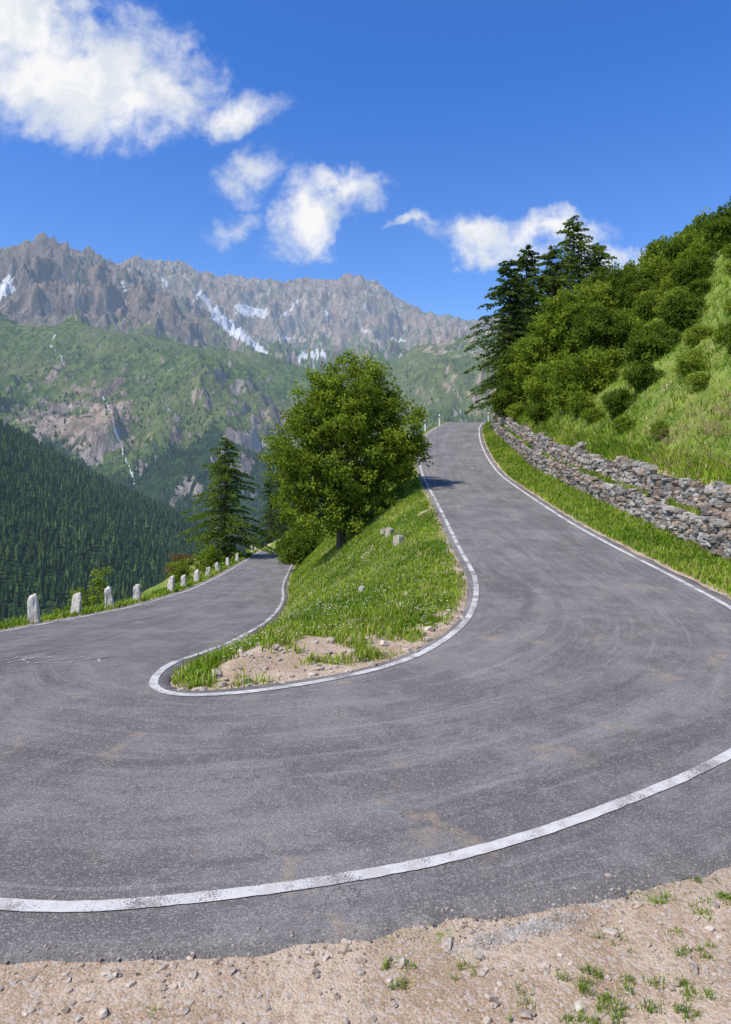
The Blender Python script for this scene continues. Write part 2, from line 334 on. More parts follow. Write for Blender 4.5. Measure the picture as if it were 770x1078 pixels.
# ---------------------------------------------------------------- stones
G=np.array([(i,j,k) for i in(-1,0,1) for j in(-1,0,1) for k in(-1,0,1) if (i,j,k)!=(0,0,0)],float)
idx={tuple(g.astype(int)):n for n,g in enumerate(G)}
SF=[]
for ax in range(3):
    for s in(-1,1):
        u,v=[a for a in range(3) if a!=ax]
        for a in(-1,0):
            for b in(-1,0):
                q=[]
                for (p1,p2) in((a,b),(a+1,b),(a+1,b+1),(a,b+1)):
                    c=[0,0,0]; c[ax]=s; c[u]=p1; c[v]=p2; q.append(idx[tuple(c)])
                if (s>0)==(ax==1): q=q[::-1]
                SF.append(q)
SF=np.array(SF); GN=G/np.linalg.norm(G,axis=1)[:,None]
def stones(name,C,S,ang,mat,colr,rnd=.4,jit=.1,tilt=.1):
    n=len(C); B=(G*(1-rnd)+GN*1.15*rnd)[None]+R.normal(0,jit,(n,26,3)); B=B*S[:,None,:]
    tx=R.normal(0,tilt,n); ct,stt=np.cos(tx)[:,None],np.sin(tx)[:,None]
    xx=B[...,0]*ct-B[...,2]*stt; zz=B[...,0]*stt+B[...,2]*ct; yy=B[...,1]
    c,s=np.cos(ang)[:,None],np.sin(ang)[:,None]
    V=np.stack([xx*c-yy*s,xx*s+yy*c,zz],-1)+C[:,None,:]
    F=(SF[None]+(np.arange(n)*26)[:,None,None]).reshape(-1,4)
    return mk(name,V.reshape(-1,3),[F],mat,col=np.repeat(colr,26,0),smooth=False)
# wall
yw=np.linspace(9.5,86,900); Pw=np.c_[wx(yw),yw]
for _ in range(60): Pw[1:-1]=.25*Pw[:-2]+.5*Pw[1:-1]+.25*Pw[2:]
sw=np.r_[0,np.cumsum(np.linalg.norm(np.diff(Pw,axis=0),axis=1))]; Lw=sw[-1]
C=[];Sz=[];A=[]
lev=-.15
while lev<2.6:
    ch=R.uniform(.11,.2); s=R.random()*.3
    while s<Lw:
        far=1+s/60; l=R.uniform(.13,.42)*far; h=ch*R.uniform(.8,1.25)
        px=np.interp(s+l/2,sw,Pw[:,0]); py=np.interp(s+l/2,sw,Pw[:,1]); ht=wt(py)-wb(py)+.02+.14*math.sin(s*.9)+.08*math.sin(s*2.3)+R.uniform(-.08,.1)
        if lev<ht:
            ledge=lev>ht*.48; i=min(np.searchsorted(sw,s+l/2),len(sw)-2); tg=Pw[i+1]-Pw[i-1]; an=math.atan2(tg[1],tg[0])
            off=(.20 if ledge else -.08)+.06*lev+R.normal(0,.03)
            C.append((px+off,py,wb(py)+lev+R.normal(0,.02))); Sz.append((l*.50,R.uniform(.14,.22),h*.54)); A.append(an+R.normal(0,.08))
        s+=l
    lev+=ch*.93
n=len(C); g=R.uniform(.5,1.4,n)[:,None]; tint=np.where(R.random(n)[:,None]<.3,[1.05,.9,.78],[1,1,1])
parent=bpy.data.objects.new("stone_wall",None); sc.collection.objects.link(parent)
w1=stones("stones",np.array(C),np.array(Sz),np.array(A),M_wall,g*tint,.3,.10,.08); w1.parent=parent
sec=[(.05,-.3,0),(.12,-.02,.46),(.3,-.02,.5),(.34,-.06,1),(.62,-.06,1),(.62,-.3,0)]
V=[];
for dx,dz,f in sec: V.append(np.c_[Pw[:,0]+dx,Pw[:,1],wb(Pw[:,1])*(1-f)+wt(Pw[:,1])*f+dz])
V=np.stack(V,1).reshape(-1,3); core=mk("core",V,[gridF(len(Pw),len(sec))],M_wall,col=np.full((len(V),3),.3)); core.parent=parent
n=5000; yy=11+60*R.random(n)**1.4; k=fbm(yy*.5,yy*0,3,88)>-.05; yy=yy[k]; n=len(yy); xx=wx(yy)+R.uniform(-.02,.12,n); zt=wb(yy)+(wt(yy)-wb(yy))*.49; 
blades("grass",xx,yy,.08,.25,.005+.0006*yy,PAL,zoff=zt-terrain(xx,yy)[0]+.04,lean=1.)
# gravel on shoulder + island tip
n=14000; xx=R.uniform(-4,5,n); yy=R.uniform(3.0,5.6,n); z,di,do,il,inn,cv=terrain(xx,yy); k=~cv&(do>.48)&(fbm(xx*1.5,yy*1.5,3,55)+R.normal(0,.2,n)>-.05)
sz=.002+.018*R.random(n)**5.5; xx,yy,z,sz=xx[k],yy[k],z[k],sz[k]
n2=1500; xa=R.uniform(-2.6,2.2,n2); ya=R.uniform(8.6,13.5,n2); za,di,do,il,inn,cv=terrain(xa,ya); tm=tipmask(xa,ya); k=il&(di>.12)&(R.random(n2)<tm+.05)
sa=.010+.06*R.random(n2)**4; xx=np.r_[xx,xa[k]];yy=np.r_[yy,ya[k]];z=np.r_[z,za[k]];sz=np.r_[sz,sa[k]]
nb=40; bx=R.uniform(-1.8,3,nb); by=R.uniform(3.45,4.6,nb); bz,_,do,_,_,cv=terrain(bx,by); k=(~cv)&(do>.5); xx=np.r_[xx,bx[k]];yy=np.r_[yy,by[k]];z=np.r_[z,bz[k]];sz=np.r_[sz,R.uniform(.012,.032,k.sum())]
n=len(xx); stones("gravel",np.c_[xx,yy,z+sz*.2],np.c_[sz*R.uniform(.8,1.5,n),sz*R.uniform(.7,1.1,n),sz*R.uniform(.35,.7,n)],R.uniform(0,6,n),M_peb,R.uniform(.65,1.2,n)[:,None]*np.ones(3),.5,.14,.3)
n=2600; s_=R.uniform(TIP*K-60,TIP*K+170,n).astype(int); of=(OFF[s_]+nn[s_])+R.normal(.03,.07,n); P=O[s_]-dn[s_]*of[:,None]+R.normal(0,.03,(n,2)); z=terrain(P[:,0],P[:,1])[0]; z=np.where(of<OFF[s_]+nn[s_],.02,z); sz=.002+.010*R.random(n)**4
stones("asphalt_crumbs",np.c_[P,z+sz*.2],np.c_[sz,sz*.8,sz*.5],R.uniform(0,6,n),M_peb,R.uniform(.4,.9,n)[:,None]*np.array([.95,.95,.97]),.45,.15,.3)
n=1800; px=1.05+R.normal(0,.28,n); py=4.22+.38*(px-1.05)+R.normal(0,.045,n); sz=.002+.008*R.random(n)**3; z=terrain(px,py)[0]; ii=np.argmin((O[None,::4,0]-px[:,None])**2+(O[None,::4,1]-py[:,None])**2,1)*4; do=np.hypot(O[ii,0]-px,O[ii,1]-py); z=np.where(do<OFF[ii]+nn[ii]+.01,.022,z)
stones("asphalt_crumbs",np.c_[px,py,z+sz*.2],np.c_[sz*1.2,sz,sz*.5],R.uniform(0,6,n),M_peb,R.uniform(.75,1.1,n)[:,None]*np.array([.85,.92,1.]),.45,.15,.3)
n=260; xx=R.uniform(-3.5,4,n); yy=R.uniform(4.0,9.5,n); z,_,_,il,inn,cv=terrain(xx,yy); k=inn; sz=.003+.007*R.random(n)**3
stones("loose_chippings",np.c_[xx,yy,0*xx+.024][k],np.c_[sz,sz*.8,sz*.6][k],R.uniform(0,6,n)[k],M_peb,np.full((k.sum(),3),.6),.5,.15,.3)
for (bx,by,s) in [(.95,26.5,.24),(1.15,23.5,.26),(.75,28.2,.17),(-.1,17.,.12)]:
    z=terrain(np.array([bx]),np.array([by]))[0][0]
    stones("boulder",np.array([(bx,by,z+s*.4)]),np.array([(s*.7,s*.5,s*.95)]),np.array([R.uniform(0,3)]),M_boll,np.array([[.62,.6,.56]]),.45,.09,.2)
# bollards
def bollard(x,y,s):
    z=float(terrain(np.array([x]),np.array([y]))[0][0]); r=np.random.default_rng(int(abs(x*100+y*37))%9999+5)
    prof=[(-.15,1.08),(.0,1.06),(.08,1.0),(.35,.92),(.60,.84),(.70,.76),(.75,.60),(.77,.25)]
    V=[];m=16; lean=r.normal(0,.02,2)
    for zz,rr in prof:
        for k in range(m):
            a=2*math.pi*k/m; ca,sa=math.cos(a),math.sin(a); p=.42
            ex=math.copysign(abs(ca)**p,ca)*.165*rr; ey=math.copysign(abs(sa)**p,sa)*.125*rr
            V.append((ex+r.normal(0,.010)+lean[0]*zz,ey+r.normal(0,.010),zz*s+r.normal(0,.010)+(.03*ca if zz>.69 else 0)))
    V.append((0,0,.775*s)); V=np.array(V); i=np.arange(m); F=[]
    for q in range(len(prof)-1): F.append(np.c_[q*m+i,q*m+(i+1)%m,(q+1)*m+(i+1)%m,(q+1)*m+i])
    top=np.c_[(len(prof)-1)*m+i,(len(prof)-1)*m+(i+1)%m,np.full(m,len(V)-1)]
    b=mk("stone_bollard",V,[np.vstack(F),top],M_boll,col=np.full((len(V),3),r.uniform(.85,1.1)),loc=(x,y,z))
    b.rotation_euler=(r.normal(0,.06),r.normal(0,.06),r.normal(.1,.25)); 
for (bx,by) in [(-9.72,20),(-9.85,23.2),(-9.82,26.2),(-9.78,29.2),(-9.95,34.8),(-10.12,38),(-10.4,42),(-10.75,46.5),(-11.15,51.5),(-11.5,57),(-11.85,63),(-12.2,69),(-12.5,75),(-12.8,80),(-9.9,14)]:
    bollard(bx,by,R.uniform(.88,1.08))
# delineator posts
def mcol(name,c,r=.5):
    m,t=newmat(name); g=t.n('ShaderNodeNewGeometry').outputs['Position']; n=t.noise(g,20,4); cc=t.mix(t.mr(n,.4,.8,0,.3),c,tuple(v*.6 for v in c)); finish(t,cc,r); return m
M_white=mcol("post_white",(.78,.78,.76)); M_red=mcol("post_red",(.45,.03,.02)); M_blk=mcol("post_black",(.03,.03,.03))
def prism(name,z0,z1,slant,mat,par,g=0):
    a=.07+g;b=.05+g
    P=[(-a,-b),(a,-b),(a*.7,b),(-a*.7,b)]
    V=[(p[0],p[1],z0) for p in P]+[(p[0],p[1],z1+(slant if p[1]<0 else 0)) for p in P]
    i=np.arange(4); mk(name,V,[np.c_[i,(i+1)%4,(i+1)%4+4,i+4],np.array([[3,2,1,0],[4,5,6,7]])],mat,parent=par)
for (px,py) in [(3.5,54),(5.75,66),(8.0,74),(14.2,79)]:
    z=float(terrain(np.array([px]),np.array([py]))[0][0]); e=bpy.data.objects.new("delineator_post",None); sc.collection.objects.link(e); e.location=(px,py,z)
    prism("body",-.1,1.2,-.08,M_white,e); prism("band",.86,1.0,0,M_blk,e,.004); prism("reflector",.89,.97,0,M_red,e,.008)

# ---------------------------------------------------------------- trees
def tube(P,r,m=7):
    P=np.array(P,float); n=len(P); T=np.gradient(P,axis=0); T/=np.linalg.norm(T,axis=1)[:,None]+1e-9
    up=np.array([.31,.95,.1]); A=np.cross(T,up); A/=np.linalg.norm(A,axis=1)[:,None]+1e-9; B=np.cross(T,A)
    a=np.arange(m)*2*np.pi/m
    V=P[:,None]+np.array(r)[:,None,None]*(A[:,None]*np.cos(a)[None,:,None]+B[:,None]*np.sin(a)[None,:,None])
    i=np.arange(m); F=np.vstack([np.c_[q*m+i,q*m+(i+1)%m,(q+1)*m+(i+1)%m,(q+1)*m+i] for q in range(n-1)])
    return V.reshape(-1,3),F
def leafq(Cn,Dr,l,w,rg):
    n=len(Cn); Dr=Dr/(np.linalg.norm(Dr,axis=1)[:,None]+1e-9); S=np.cross(Dr,rg.normal(0,1,(n,3))); S/=np.linalg.norm(S,axis=1)[:,None]+1e-9
    l=np.broadcast_to(l,n)[:,None]; w=np.broadcast_to(w,n)[:,None]
    V=np.stack([Cn-Dr*l*.5,Cn+S*w*.5,Cn+Dr*l*.5,Cn-S*w*.5],1)
    return V.reshape(-1,3)
def decid(name,loc,lobes,nclump,nleaf,leaf,pal,seed,trunk=None,rz=0,cl=(.3,.6)):
    rg=np.random.default_rng(seed); VV=[];FB=[];o=0
    lobes=np.array(lobes,float); vol=lobes[:,3]*lobes[:,4]*lobes[:,5]; pick=rg.choice(len(lobes),nclump,p=vol**.8/(vol**.8).sum())
    dr=rg.normal(0,1,(nclump,3)); dr/=np.linalg.norm(dr,axis=1)[:,None]; rad=rg.random(nclump)**.38
    L=lobes[pick]; bump=1+.28*fbm(dr[:,0]*2.2+seed,dr[:,2]*2.2+dr[:,1]*1.7,3,seed)
    cc=L[:,:3]+dr*L[:,3:6]*(rad*bump)[:,None]
    kz=cc[:,2]>.1; cc=cc[kz]; rad=rad[kz]; nc=len(cc)
    if trunk:
        h,r0=trunk; tp=np.array([(0,0,-.4),(.05,.02,h*.2),(-.08,.1,h*.45),(.05,0,h*.7),(0,0,h*.95)]); v,f=tube(tp,[r0*1.25,r0,r0*.75,r0*.45,r0*.12]); VV.append(v);FB.append(f);o+=len(v)
        for c in cc[rg.choice(nc,min(nc,46),replace=False)]:
            z0=np.clip(c[2]*rg.uniform(.35,.75),.15*h,h*.85); b=np.array([0,0,z0]); m=(b+c)/2+np.array([0,0,-.08*np.linalg.norm(c-b)])+rg.normal(0,.12,3)
            rr=r0*.33*(1-z0/h*.6); v,f=tube([b,b*.6+m*.4,m,c],[rr,rr*.75,rr*.5,rr*.12],5); VV.append(v);FB.append(f+o);o+=len(v)
    nl=nc*nleaf; ci=np.repeat(np.arange(nc),nleaf); cr=rg.uniform(cl[0],cl[1],nc)
    off=rg.normal(0,1,(nl,3))*np.array([1,1,.6]); off/=np.linalg.norm(off,axis=1)[:,None]; off*=(rg.random(nl)**.5*cr[ci])[:,None]
    pc=cc[ci]+off; dirs=off*.7+rg.normal(0,.35,(nl,3))+np.array([0,0,-.15])*cr[ci][:,None]
    lv=leafq(pc,dirs,leaf*rg.uniform(.7,1.3,nl),leaf*.6*rg.uniform(.7,1.2,nl),rg)
    ck=rg.random(nc); k=np.clip(ck[ci]*.7+rg.random(nl)*.3,0,1)[:,None]; c=np.array(pal[0])*(1-k)+np.array(pal[1])*k
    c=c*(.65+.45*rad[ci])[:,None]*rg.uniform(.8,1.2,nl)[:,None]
    V=np.vstack(VV+[lv]); col=np.vstack([np.full((o,3),.1),np.repeat(c,4,0)])
    F=([np.vstack(FB)] if FB else [])+[np.arange(nl*4).reshape(nl,4)+o]; mi=([1] if FB else [])+[0]
    ob=mk(name,V,F,[M_leaf,M_bark],col=col,mi=mi,loc=loc); ob.rotation_euler[2]=rz; return ob
def conif(name,loc,h,r,seed,pal,base=.06,pw=.8,droop=.35,dens=1.,spray=.3):
    rg=np.random.default_rng(seed); v,f=tube([(0,0,-.6),(0,0,h*.4),(.04,0,h*.75),(0,0,h)],[.018*h,.013*h,.007*h,.01]); VV=[v];FB=[f];o=len(v); P=[];Dd=[];W=[]
    z=base*h
    while z<h*.985:
        t=z/h; nb=int(4+3*rg.random())
        lump=1+.35*math.sin(z*1.7+seed)+.2*math.sin(z*4.1+seed*2)
        for b in range(nb):
            a=rg.uniform(0,2*math.pi); Lb=(r*(1-t)**pw*rg.uniform(.45,1.2)*(.8+.2*lump)+.12)
            if t<.2: Lb*=.75+.25*t/.2
            d2=np.array([math.cos(a),math.sin(a),0]); s=np.linspace(0,1,5); up=.35*t
            pts=d2*Lb*s[:,None]+np.c_[s*0,s*0,z+Lb*((up+.05)*s-droop*s**2)]
            v,f=tube(pts,[.035*Lb*.4+.008,.012*Lb+.006,.01,.007,.003],4); VV.append(v);FB.append(f+o);o+=len(v)
            ns=max(5,int(Lb*24*dens)); ss=rg.random(ns)**.7
            q=d2*Lb*ss[:,None]+np.c_[ss*0,ss*0,z+Lb*((up+.05)*ss-droop*ss**2)]
            sd=np.array([-d2[1],d2[0],0])[None]*rg.choice([-1,1],ns)[:,None]; spread=(.30*Lb*(1-ss*.75)*rg.random(ns))[:,None]
            P.append(q+sd*spread+np.c_[ss*0,ss*0,-rg.random(ns)*.22]); Dd.append(d2*.8+sd*.8*rg.random(ns)[:,None]+np.c_[ss*0,ss*0,-rg.uniform(.0,.7,ns)]); W.append(ss)
        z+=rg.uniform(.2,.36)*(h/12)**.5
    P=np.vstack(P);Dd=np.vstack(Dd);W=np.concatenate(W); n=len(P)
    lv=leafq(P,Dd,spray*rg.uniform(.6,1.4,n),spray*.42*rg.uniform(.6,1.2,n),rg); k=np.clip(W*.6+rg.random(n)*.4,0,1)[:,None]
    c=(np.array(pal[0])*(1-k)+np.array(pal[1])*k)*rg.uniform(.75,1.25,n)[:,None]
    return mk(name,np.vstack(VV+[lv]),[np.vstack(FB),np.arange(4*n).reshape(n,4)+o],[M_leaf,M_bark],col=np.vstack([np.full((o,3),.1),np.repeat(c,4,0)]),mi=[1,0],loc=loc)
def tz(x,y): return float(terrain(np.array([x]),np.array([y]))[0][0])
DG=[(.085,.14,.014),(.25,.32,.04)]; DK=[(.052,.092,.012),(.16,.22,.03)]; CF=[(.032,.064,.014),(.10,.155,.034)]; LG=[(.12,.18,.02),(.28,.34,.05)]; LC=[(.05,.095,.016),(.155,.215,.038)]
# island tree
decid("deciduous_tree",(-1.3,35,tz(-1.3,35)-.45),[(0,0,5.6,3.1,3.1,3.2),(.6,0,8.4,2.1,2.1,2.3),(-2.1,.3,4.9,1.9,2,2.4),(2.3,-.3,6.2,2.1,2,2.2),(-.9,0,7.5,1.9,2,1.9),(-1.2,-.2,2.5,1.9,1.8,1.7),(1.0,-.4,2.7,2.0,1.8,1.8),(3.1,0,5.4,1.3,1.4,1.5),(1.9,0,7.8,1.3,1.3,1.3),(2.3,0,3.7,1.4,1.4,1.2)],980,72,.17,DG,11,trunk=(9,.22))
conif("larch_tree",(-14.0,68,tz(-14.0,68)),13.2,5.3,5,LC,pw=.65,dens=1.25)
conif("spruce_tree",(-12.3,104,tz(-12.3,104)),15,3.6,6,CF); conif("spruce_tree",(-15.,108,tz(-15,108)),13,3.6,8,CF)
conif("spruce_tree",(-9.,98,tz(-9,98)),9,3.,9,CF)
decid("shrub",(-6.2,60,tz(-6.2,60)),[(0,0,1.5,1.8,1.8,1.7),(1,1,2.4,1.4,1.4,1.5)],160,60,.2,DK,61)
decid("shrub",(-5.0,52,tz(-5,52)),[(0,0,1.3,1.6,1.5,1.5)],130,60,.18,DK,62)
decid("shrub",(-12.1,30,tz(-12.1,30)),[(0,0,1.2,.8,.8,1.1),(.4,.2,2.2,.45,.5,.7),(-.8,0,1.0,.7,.7,.8)],70,50,.12,LG,63,cl=(.15,.35))
decid("shrub",(-12.0,44,tz(-12,44)),[(0,0,1.0,.9,.9,1.0)],60,50,.12,LG,64,cl=(.15,.35))
decid("shrub",(-13.2,49,tz(-13.2,49)),[(0,0,1.8,1.1,1,1.2)],60,40,.14,[(.14,.09,.04),(.24,.17,.07)],65,cl=(.2,.4))
decid("shrub",(-13.0,57,tz(-13,57)),[(0,0,1.2,1.2,1,1.2)],80,50,.15,DG,66,cl=(.2,.4))
# right side group
conif("larch_tree",(13.5,64,tz(13.5,64)-.5),14,5.0,21,CF,pw=.55,spray=.34,dens=1.2)
conif("larch_tree",(16.0,68,tz(16,68)-.5),14.5,5.0,22,CF,pw=.6,spray=.34,dens=1.2)
conif("larch_tree",(21.3,70,tz(21.3,70)-.5),14.0,5.4,23,LC,pw=.65,spray=.34)
conif("larch_tree",(18,66,tz(18,66)-.5),12.5,5,24,LC,pw=.6,spray=.34)
conif("larch_tree",(24.6,72,tz(24.6,72)-.5),10,4.4,25,LC,pw=.65,spray=.34)
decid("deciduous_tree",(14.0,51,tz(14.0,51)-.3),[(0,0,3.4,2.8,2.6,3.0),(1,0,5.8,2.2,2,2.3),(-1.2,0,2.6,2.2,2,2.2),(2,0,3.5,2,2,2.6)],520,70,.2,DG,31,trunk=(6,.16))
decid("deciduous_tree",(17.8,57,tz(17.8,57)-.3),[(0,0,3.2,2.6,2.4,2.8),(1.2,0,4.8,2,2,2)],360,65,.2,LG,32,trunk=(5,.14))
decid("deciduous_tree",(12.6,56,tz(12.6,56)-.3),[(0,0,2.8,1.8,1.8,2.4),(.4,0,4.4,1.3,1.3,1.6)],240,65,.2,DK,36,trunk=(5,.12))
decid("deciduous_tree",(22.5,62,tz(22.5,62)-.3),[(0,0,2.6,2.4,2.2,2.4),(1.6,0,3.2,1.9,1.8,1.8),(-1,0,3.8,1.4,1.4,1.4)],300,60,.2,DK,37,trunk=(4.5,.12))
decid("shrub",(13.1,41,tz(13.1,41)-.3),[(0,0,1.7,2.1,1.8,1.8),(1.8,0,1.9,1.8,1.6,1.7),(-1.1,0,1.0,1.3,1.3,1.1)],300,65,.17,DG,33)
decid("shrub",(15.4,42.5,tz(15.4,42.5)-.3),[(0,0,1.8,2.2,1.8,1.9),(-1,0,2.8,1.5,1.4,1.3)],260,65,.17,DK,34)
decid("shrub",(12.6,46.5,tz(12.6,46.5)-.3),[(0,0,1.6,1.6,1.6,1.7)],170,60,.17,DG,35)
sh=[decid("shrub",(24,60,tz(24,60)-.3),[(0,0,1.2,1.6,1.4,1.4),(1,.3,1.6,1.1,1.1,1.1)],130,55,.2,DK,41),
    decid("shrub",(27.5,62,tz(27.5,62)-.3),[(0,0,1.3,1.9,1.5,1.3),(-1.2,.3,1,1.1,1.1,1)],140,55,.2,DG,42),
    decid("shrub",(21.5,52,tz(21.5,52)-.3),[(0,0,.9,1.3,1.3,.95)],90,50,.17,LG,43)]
for i,(bx,by,s) in enumerate([(31,66,1.3),(34,68,1.6),(36.5,69,1.7),(30,58,1.0),(25.5,56,1.0),(20,47,.8),(18.2,42,.9),(22.5,47,.7),(33,72,1.6),(38,75,1.8),(24,66,1.2),(21.5,62,1.1),(28.5,70,1.3),(16.6,34,.55),(17.8,38,.7),(14.8,31,.45),(26,50,.8),(19,52,1.0),(15,36.5,.8),(41,80,2),(13.2,27,.35),(30,47,.9),(11.8,52,.8),(12.2,57,1.0),(40,70,1.8),(44,76,2.0),
    (11.6,35,.3),(12.4,33,.45),(11.3,30,.28),(12.8,22,.35),(14.6,25,.4),(13.8,29,.5),(16,29,.5),(19,40,.6),(21,43,.5),(12.0,38,.5),(11.5,44,.5),(16.5,31,.35),(23,42,.6),(11.2,26,.22),
    (28,66,1.4),(26,62,1.1),(31,62,1.1),(33.5,62,1.2),(27,54,.8),(24,50,.7),(28.5,58,.8),(20,44,.9),(17,45,.9),(35,64,1.3),(16.2,37.5,.7),(23.5,57,.9),(21,56,1.0),(31,70,1.5),(14,34,.5),(24.5,45,.5),(18.5,34,.45)]):
    src=sh[(i*7+i//3)%3]; ob=bpy.data.objects.new("shrub",src.data); sc.collection.objects.link(ob); ob.location=(bx,by,tz(bx,by)-.25*s); ob.scale=(s,s,s*R.uniform(.85,1.25)); ob.rotation_euler[2]=R.uniform(0,6)
# dry brush on bank
VV=[];FF=[];o=0
for i in range(300):
    if i%5==0: bx,by=12.0+R.normal(0,1.0),22.5+R.normal(0,2.4); b=np.array([bx,by,tz(bx,by)])
    else: b=b+R.normal(0,.08,3)*[1,1,0]
    a=R.uniform(0,6.28); l=R.uniform(.4,1.2); e=b+np.array([math.cos(a)*l*.8,math.sin(a)*l*.8,l*R.uniform(.1,.6)]); m=(b+e)/2+np.array([0,0,.15*l])
    v,f=tube([b,m,e],[.010,.007,.003],4); VV.append(v);FF.append(f+o);o+=len(v)
M_dry=mcol("dry_twigs",(.28,.17,.11),.9); mk("dry_brush",np.vstack(VV),[np.vstack(FF)],M_dry)

# ---------------------------------------------------------------- far mountains
U=np.linspace(-1.15,1.15,980)
rows=np.concatenate([np.linspace(45,450,16)[:-1],np.linspace(450,1100,60)[:-1],np.linspace(1100,1500,16)[:-1],np.linspace(1500,2800,120)[:-1],np.linspace(2800,3150,14)[:-1],np.linspace(3150,4600,95)[:-1],np.linspace(4600,5200,16)[:-1],np.linspace(5200,7000,95)[:-1],np.linspace(7000,9500,12)])
def T2(P,u): P=np.array(P); return np.interp(u,P[:,0],P[:,1])
UU,YY=np.meshgrid(U,rows); uw=UU+.012*fbm(UU*9,YY/900,3,50)
A_=T2([(-1.2,.24),(-.9,.18),(-.535,.074),(-.452,.03),(-.37,-.018),(-.285,-.055),(-.2,-.10),(-.1,-.14),(0,-.15),(1.2,-.15)],UU)
B_=T2([(-1.2,.28),(-.9,.26),(-.535,.225),(-.452,.216),(-.37,.21),(-.257,.19),(-.17,.168),(-.1,.152),(-.05,.145),(0,.15),(.05,.165),(.1,.188),(.15,.205),(.188,.215),(.3,.22),(1.2,.25)],uw)
C_=T2([(-1.2,.34),(-.9,.35),(-.62,.325),(-.535,.322),(-.50,.338),(-.475,.343),(-.455,.335),(-.42,.322),(-.355,.300),(-.30,.268),(-.25,.235),(-.2,.20),(-.16,.178),(-.1,.165),(0,.17),(.188,.19),(.5,.18),(1.2,.2)],UU)
D_=T2([(-1.2,.25),(-.4,.285),(-.355,.305),(-.335,.316),(-.31,.311),(-.278,.314),(-.245,.298),(-.216,.291),(-.17,.289),(-.118,.282),(-.09,.287),(-.049,.284),(-.03,.292),(-.005,.292),(.021,.279),(.049,.255),(.076,.243),(.118,.232),(.160,.226),(.188,.228),(.3,.25),(1.2,.3)],UU)
nodes=[(45,-42+0*UU),(200,-75+0*UU),(450,-.275*450+0*UU),(1100,A_*1100),(1500,-.10*1500+0*UU+60*np.clip(UU+.1,0,.4)),(2800,B_*2800),(3150,B_*3150-60),(4600,C_*4600),(5200,C_*5200-120),(7000,D_*7000),(9500,D_*7000-900)]
Zf=np.zeros_like(UU); env=np.zeros_like(UU)
for (y0,z0),(y1,z1) in zip(nodes[:-1],nodes[1:]):
    m=(YY>=y0)&(YY<=y1); t=(YY-y0)/(y1-y0); zz=z0+(z1-z0)*t; Zf=np.where(m,zz,Zf); env=np.where(m,np.sin(np.pi*np.clip(t,0,1)),env)
Zf+=H
XX=UU*YY
wpx=XX+140*fbm(XX/500,YY/500,3,60); wpy=YY+140*fbm(XX/500,YY/500,3,61)
rg1=ridged(wpx/620,wpy/900,8,70,.55)-.45; rg2=ridged(wpx/380,wpy/520,8,80,.6)-.45
f1=sst(450,700,YY)*sst(1400,1100,YY); f2=sst(1350,1700,YY)*sst(3300,2900,YY); f3=sst(3000,3500,YY)
Zf+=f1*18*fbm(XX/140,YY/140,4,90)*(.3+.7*env)+f2*250*rg1*(.10+.90*env)+f2*60*rg2*(.2+.8*env)+f3*350*rg2*(.10+.9*env)+f3*75*ridged(XX/150,YY/170,5,95,.6)-f3*38
gx=np.gradient(Zf,axis=1)/np.gradient(XX,axis=1); gy=np.gradient(Zf,axis=0)/np.gradient(YY,axis=0); slope=np.hypot(gx,gy)
E=(Zf-H)/YY
nz=fbm(XX/260,YY/260,5,100); nz2=fbm(XX/70,YY/70,4,101); nz3=fbm(XX/35,YY/60,4,102)
onA=sst(1380,1200,YY); onB=(YY>1380)&(YY<3000); onC=(YY>=3000)&(YY<4900); onD=YY>=4900
rock=np.zeros_like(UU)
rock=np.where(onB,sst(1.2,1.9,slope+nz*.7)*.75+ .9*np.exp(-(((UU+.42)/.10)**2+((E-.09)/.055)**2)**1.5)*sst(-.3,.2,nz2+rg1),rock)
rock=np.where(onC,sst(.180,.265,E+nz*.07+.03*(slope-.7)),rock); rock=np.where(onD,sst(.19,.26,E+nz*.09+.05*(slope-.7)),rock)
rock=np.where((onB)&(UU>-.05),np.maximum(rock,sst(.10,.21,E+nz*.10)*.45),rock)
forest=np.where(onA>.5,1,np.where(onB,sst(.105,.0,E+nz*.16+.06*(UU+.35)),0))
snow=np.zeros_like(UU)
def seg(u0,e0,u1,e1,w,mask,amp=1.):
    global snow
    px,py=UU+.009*nz2+.007*nz3,E+.005*nz+.004*nz3; dx,dy=u1-u0,e1-e0; t=np.clip(((px-u0)*dx+(py-e0)*dy)/(dx*dx+dy*dy),0,1)
    dd=np.hypot(px-u0-t*dx,py-e0-t*dy); snow=np.maximum(snow,amp*mask*sst(w*1.2,w*.2,dd))
hi=(YY>3100)
seg(-.238,.258,-.20,.222,.006,hi); seg(-.20,.222,-.15,.178,.009,hi); seg(-.225,.232,-.19,.205,.005,hi); seg(-.185,.243,-.15,.236,.009,hi); seg(-.095,.176,-.055,.168,.006,hi); seg(-.075,.184,-.055,.176,.004,hi)
seg(-.548,.245,-.525,.285,.011,hi); seg(-.545,.26,-.525,.275,.014,hi)
seg(-.13,.205,-.11,.20,.003,hi,.9); seg(-.01,.215,.01,.21,.003,hi,.9); seg(-.30,.29,-.29,.28,.003,hi,.9); seg(.04,.2,.06,.195,.003,hi,.9)
seg(-.36,.285,-.35,.265,.003,hi,.9); seg(-.24,.27,-.25,.255,.003,hi,.9); seg(-.10,.255,-.115,.235,.003,hi,.9); seg(-.06,.24,-.05,.225,.003,hi,.9); seg(.0,.25,.005,.235,.003,hi,.9)
fall=np.zeros_like(UU)
